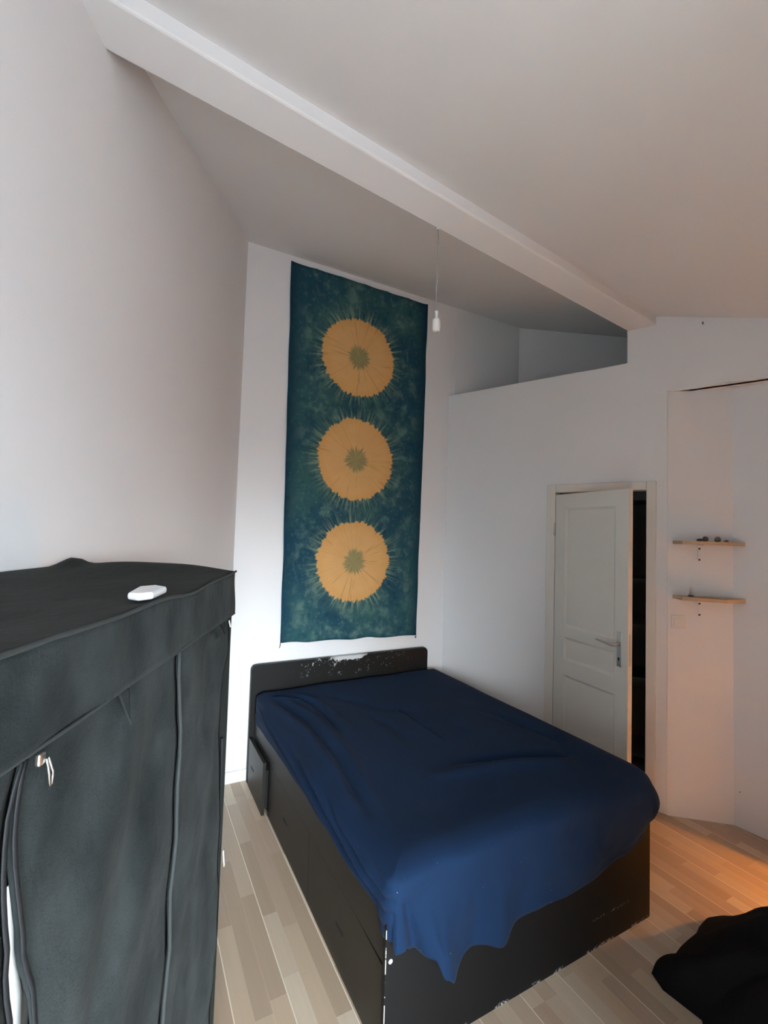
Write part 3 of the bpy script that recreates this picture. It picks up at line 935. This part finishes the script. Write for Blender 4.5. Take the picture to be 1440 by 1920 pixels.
ZV = 1.468
# right-hand stretch of the front, between the seam and the far corner
def f_right(u, v):
    p = 0.012+(0.350-0.012)*u; z = 0.02+(ZV+0.01-0.02)*v
    p2 = p - 0.035*(1-v)*(1-u)*0.6 + (-0.03*(1-v)*u)
    return W(p2, 0.004+front_bulge(p, z), z)
grid_obj('front_panel_side', f_right, 22, 70, M_CLOTH, ward, 0.0015)
def f_door(u, v):
    z = 0.02+(ZV+0.01-0.02)*v
    a = 0.352-0.03*(1-v); b = slit(z)-slit_w(z)
    p = a+(b-a)*u
    return W(p, 0.006+front_bulge(p, z)-0.006*gauss(u-1, 0.08)*(1-v), z)
grid_obj('door_panel', f_door, 26, 70, M_CLOTH, ward, 0.0015)
def f_left(u, v):
    z = 0.02+(ZV+0.01-0.02)*v
    a = slit(z)+slit_w(z); b = WL
    p = a+(b-a)*u
    return W(p, 0.006+front_bulge(p, z)-0.010*gauss(u, 0.1)*(1-v), z)
grid_obj('front_panel_door', f_left, 22, 70, M_CLOTH, ward, 0.0015)
# valance and cover top
def front_top(p):
    return 1.566 - 0.010*gauss(p-0.30, 0.12) - 0.006*gauss(p-0.62, 0.10)+0.004*nz(p*7, 2.0) + 0.004*gauss(p, 0.03)
def f_val(u, v):
    p = -0.006+(WL+0.006)*u
    zt = front_top(p); zb = 1.463+0.004*nz(p*5, 9.0)
    z = zb+(zt-zb)*v
    return W(p, -0.004+0.005*nz(p*5, z*9, 11.0)+0.004*nz(p*14, z*10, 2.0)-0.003*(1-v), z)
grid_obj('valance', f_val, 60, 12, M_CLOTH, ward, 0.002)
def f_top(u, v):
    p = -0.008+(WL+0.008)*u; b = -0.004+(WD+0.004)*v
    z = front_top(p)*(1-v)+1.570*v
    z += -0.020*math.sin(math.pi*v)*math.sin(math.pi*min(1, u*1.0))
    # far edge stands up in a ridge with a little peak
    z += 0.018*gauss(u, 0.08)*math.sin(math.pi*min(1, v*1.02))
    z += 0.020*gauss(v-0.86, 0.055)*gauss(u-0.02, 0.05)
    z += 0.006*nz(p*6, b*6, 3.0)*math.sin(math.pi*min(1, max(0.05, v)))
    return W(p, b, z)
grid_obj('top_cover', f_top, 60, 30, M_CLOTHTOP, ward, 0.002)
# far side cloth, bulging outwards, and near side / back
def f_side(u, v):
    b = WD*u; z = 0.02+(1.565-0.02)*v
    bul = 0.020*math.sin(math.pi*u)*math.sin(math.pi*min(1, v*1.02)) + 0.006*nz(b*5, z*3, 4.0)
    bul += 0.016*gauss(u-0.10, 0.16)*(0.4+0.6*abs(nz(z*2.6, 1.0)))*min(1, (1-v)*3.5)
    return W(-0.004-bul, b, z)
grid_obj('side_panel', f_side, 16, 50, M_CLOTHTOP, ward, 0.0015)
grid_obj('side_panel', lambda u, v: W(WL, WD*u, 0.02+1.54*v), 6, 12, M_CLOTHTOP, ward, 0.0015)
grid_obj('back_panel', lambda u, v: W(WL*u, WD, 0.02+1.54*v), 6, 12, M_CLOTHTOP, ward, 0.0015)
# seams: piping on the top edge, on the valance hem and the long zip seam
tube('piping', [W(-0.006+(WL)*k/30, -0.006, front_top(-0.006+WL*k/30)+0.001) for k in range(31)], 0.0028, M_PIPE, ward, 6)
tube('valance_hem', [W(-0.006+(WL)*k/30, -0.007, 1.4635+0.004*nz((-0.006+WL*k/30)*5, 9.0)) for k in range(31)], 0.0024, M_PIPE, ward, 6)
tube('zip_seam', [W(0.352-0.03*(1-(0.03+1.43*k/30)/1.468), -0.001+front_bulge(0.35, 0.03+1.43*k/30), 0.03+1.43*k/30) for k in range(31)], 0.0036, M_PIPE, ward, 6)
# zip tapes along the opening
for s in (-1, 1):
    def f_tape(u, v, s=s):
        z = 0.03+(1.452-0.03)*v
        return W(slit(z)+s*slit_w(z)+s*0.006*(u-0.2), 0.000+front_bulge(slit(z), z)-0.004*(1-v), z)
    grid_obj('zip_tape', f_tape, 2, 60, M_ZIP, ward, 0.0012)
zp = bmesh.new()
zc = W(0.741, -0.010, 1.452)
add_box(zp, W(0.736, -0.006, 1.447), W(0.746, -0.012, 1.459))
slider = bm_obj('zip_slider', zp, M_METAL, ward, bevel=0.002)
bm = bmesh.new()
add_tube(bm, [W(0.7375, -0.013, 1.452), W(0.735, -0.0145, 1.435), W(0.733, -0.0145, 1.424), W(0.729, -0.0145, 1.424), W(0.729, -0.0145, 1.435), W(0.735, -0.013, 1.452)], 0.0012, 8)
bm_obj('pull_tab', bm, M_METAL, slider, smooth=True)
# pale lining showing in the open zip
def f_lin(u, v):
    z = 0.60+(1.335-0.60)*v
    a = slit(z)-0.0185; b = slit(z)+slit_w(z)-0.0135
    return W(a+(b-a)*u, 0.013, z)
grid_obj('lining_strip', f_lin, 2, 30, mat('white_lining', (0.70, 0.71, 0.70), 0.6), ward, 0.001)
# near-black strip standing out past the front at the far corner
def f_strip(u, v):
    z = 0.03+1.12*v
    p0 = 0.006-0.036*(1-(0.03+1.12*v)/1.478)
    return W(p0-0.022*min(1, (1-v)*3)*u*(0.8+0.4*nz(z*4, 3.0)), 0.006+0.006*u, z)
grid_obj('edge_strip', f_strip, 3, 40, M_ZIP, ward, 0.001)
# poles of the inner frame
M_POLE = mat('grey_white_pole', (0.66, 0.67, 0.66), 0.45)
for p in (0.03, 0.60, WL-0.03):
    for b in (0.035, WD-0.03):
        tube('frame_pole', [W(p, b, 0.0), W(p, b, 1.530)], 0.009, M_POLE, ward, 12)
for b in (0.035, WD-0.03):
    tube('top_rail', [W(0.03, b, 1.525), W(WL-0.03, b, 1.525)], 0.009, M_POLE, ward, 12)
# short tie straps and white labels on the front
def strap(p, z, w, l, out):
    def f(u, v):
        return W(p+w*(u-0.5)+0.2*w*v*out, -0.007-0.016*v*(u if out < 0 else 1-0.4*u), z-l*v)
    grid_obj('strap', f, 4, 6, M_CLOTH, ward, 0.0015)
strap(0.575, 1.464, 0.030, 0.042, -1)
strap(0.155, 1.464, 0.050, 0.022, 1)
for p, z, w, l in ((0.056, 1.457, 0.008, 0.016), (0.008, 0.882, 0.012, 0.036)):
    grid_obj('label_tag', lambda u, v: W(p+w*(u-0.5), -0.010-0.004*v, z-l*v), 2, 2, M_TAG, ward, 0.0012)

# clothes hanging inside: a pale blue garment shows at the bottom of the open zip
def f_garm(u, v):
    p = 0.66+0.16*u; z = 0.55+0.655*v
    return W(p, 0.050+0.012*math.sin(u*14)+0.02*u, z)
wl = ward.matrix_basis
g = grid_obj('garment', f_garm, 16, 10, mat('pale_blue_cotton', (0.42, 0.60, 0.72), 0.9), None, 0.003)
g.location = WC; g.rotation_euler = (0, 0, math.atan2(DL.y, DL.x))
tag(g, 'pale blue garment showing low in the open zip of the wardrobe', 'clothing')
# white slab lying on the wardrobe
bm = bmesh.new()
pl = [(0.372, 0.040), (0.395, 0.012), (0.470, 0.004), (0.492, 0.018), (0.478, 0.040), (0.400, 0.058)]
add_prism(bm, [W(p, b, 0) for p, b in pl], (0, 0, 0.012))
wi = bm_obj('folded_cloth', bm, M_TAG, None, bevel=0.005, seg=3)
wi.location = WC + Vector((0, 0, 1.566)); wi.rotation_euler = (0, 0, math.atan2(DL.y, DL.x))
tag(wi, 'small flat white folded cloth lying on top of the wardrobe', 'cloth')

# ------------------------------------------------------------------ dark heap on the floor, lower right
BAG = [(2.95, 0.50), (2.80, 0.92), (2.40, 1.15), (2.08, 1.15), (1.96, 1.13), (1.875, 1.165), (1.835, 1.09), (1.85, 0.95),
       (1.66, 0.72), (1.42, 0.40), (1.50, 0.16), (1.75, 0.03), (2.10, 0.0), (2.60, 0.05)]
BC = (2.05, 0.55)
def bag_r(a):
    pa = sorted(((math.atan2(y-BC[1], x-BC[0]) % (2*math.pi)), math.hypot(x-BC[0], y-BC[1])) for x, y in BAG)
    pa = [(pa[-1][0]-2*math.pi, pa[-1][1])] + pa + [(pa[0][0]+2*math.pi, pa[0][1])]
    return interp(pa, a)
def mound(u, v):
    a = 2*math.pi*u
    r = math.sin(v*math.pi/2)
    R = bag_r(a)*(1+0.02*nz(math.cos(a)*6, math.sin(a)*6, 5.0))
    x = BC[0]+R*r*math.cos(a); y = BC[1]+R*r*math.sin(a)
    edge = max(0, 1-r**3)**0.7
    hgt = (0.21 + 0.66*gauss(math.hypot(x-1.78, y-0.22), 0.42) + 0.10*gauss(math.hypot(x-2.18, y-0.88), 0.15))*edge  # tall hump out of view, added to shade the right of the bed foot
    hgt *= 1+0.20*nz(x*4, y*4, 1.0)+0.12*nz(x*9, y*9, 2.0)
    hgt += 0.015*nz(x*16, y*16, 8.0)*(1-r)
    return Vector((x, y, max(0.001, hgt)))
verts, faces = [], []
NU, NV = 80, 30
for j in range(NV+1):
    for i in range(NU):
        verts.append(mound(i/NU, max(0.02, j/NV)))
for j in range(NV):
    for i in range(NU):
        k = (i+1) % NU
        faces.append((j*NU+i, j*NU+k, (j+1)*NU+k, (j+1)*NU+i))
faces.append(tuple(range(NU))); faces.append(tuple(reversed(range(NV*NU, NV*NU+NU))))
heap = mesh_obj('bean_bag', verts, faces, mat('black_fleece', (0.010, 0.009, 0.009), 0.95, 0.3, 12, 0.5, 60, spec=0.1), smooth=True)
tag(heap, 'crumpled black fleece bean bag slumped on the floor by the foot of the bed', 'bean bag')

# ------------------------------------------------------------------ low orange lamp standing out of view by the right wall
lamp = empty('floor_lamp', (3.37, 0.17, 0), 0, 'small shaded lamp glowing orange, standing on the floor by the right wall', 'lamp')
lathe('base', [(0.09, 0), (0.09, 0.012), (0.012, 0.022), (0.010, 0.78)], M_SCREW, lamp, 20)
bulbm = bpy.data.materials.new('bulb'); bulbm.use_nodes = True
bb = bulbm.node_tree.nodes['Principled BSDF']
bb.inputs['Emission Color'].default_value = (1, 0.42, 0.10, 1); bb.inputs['Emission Strength'].default_value = 4
lathe('bulb', [(0.004, 0), (0.022, 0.01), (0.028, 0.03), (0.018, 0.055), (0.010, 0.07)], bulbm, lamp, 16, (0, 0.05, 0.72))
bm = bmesh.new()
SEGS = 28
rings = [[bm.verts.new((r*math.cos(2*math.pi*k/SEGS), r*math.sin(2*math.pi*k/SEGS), z)) for k in range(SEGS)] for r, z in ((0.175, 0.70), (0.10, 0.86), (0.012, 0.865))]
for q in range(2):
    for k in range(SEGS):
        bm.faces.new((rings[q][k], rings[q][(k+1) % SEGS], rings[q+1][(k+1) % SEGS], rings[q+1][k]))
shd = bm_obj('lamp_shade', bm, M_WHITE, lamp, smooth=True)
md = shd.modifiers.new('thickness', 'SOLIDIFY'); md.thickness = 0.003
pl_d = bpy.data.lights.new('lamp_light', 'POINT'); pl_d.energy = 100; pl_d.color = (1, 0.37, 0.05); pl_d.shadow_soft_size = 0.03
pl_o = bpy.data.objects.new('lamp_light', pl_d); COL.objects.link(pl_o); pl_o.parent = lamp; pl_o.location = (-0.05, 0.0, 0.76)
shade_box = empty('lamp_blocker', (0, 0, 0), 0, 'low dark cabinet added out of view to keep lamp light off the niche floor', 'blocker')  # unseen box, added so its edge cuts the lamp light
box('body', (3.172, 0.72, 0.0), (3.30, 1.00, 0.60), M_DARK, shade_box, bevel=0.004)
box('top', (3.169, 0.717, 0.6005), (3.302, 1.003, 0.62), M_DARK, shade_box, bevel=0.004)
box('door', (3.160, 0.735, 0.03), (3.1715, 0.985, 0.585), M_DARK, shade_box, bevel=0.002)
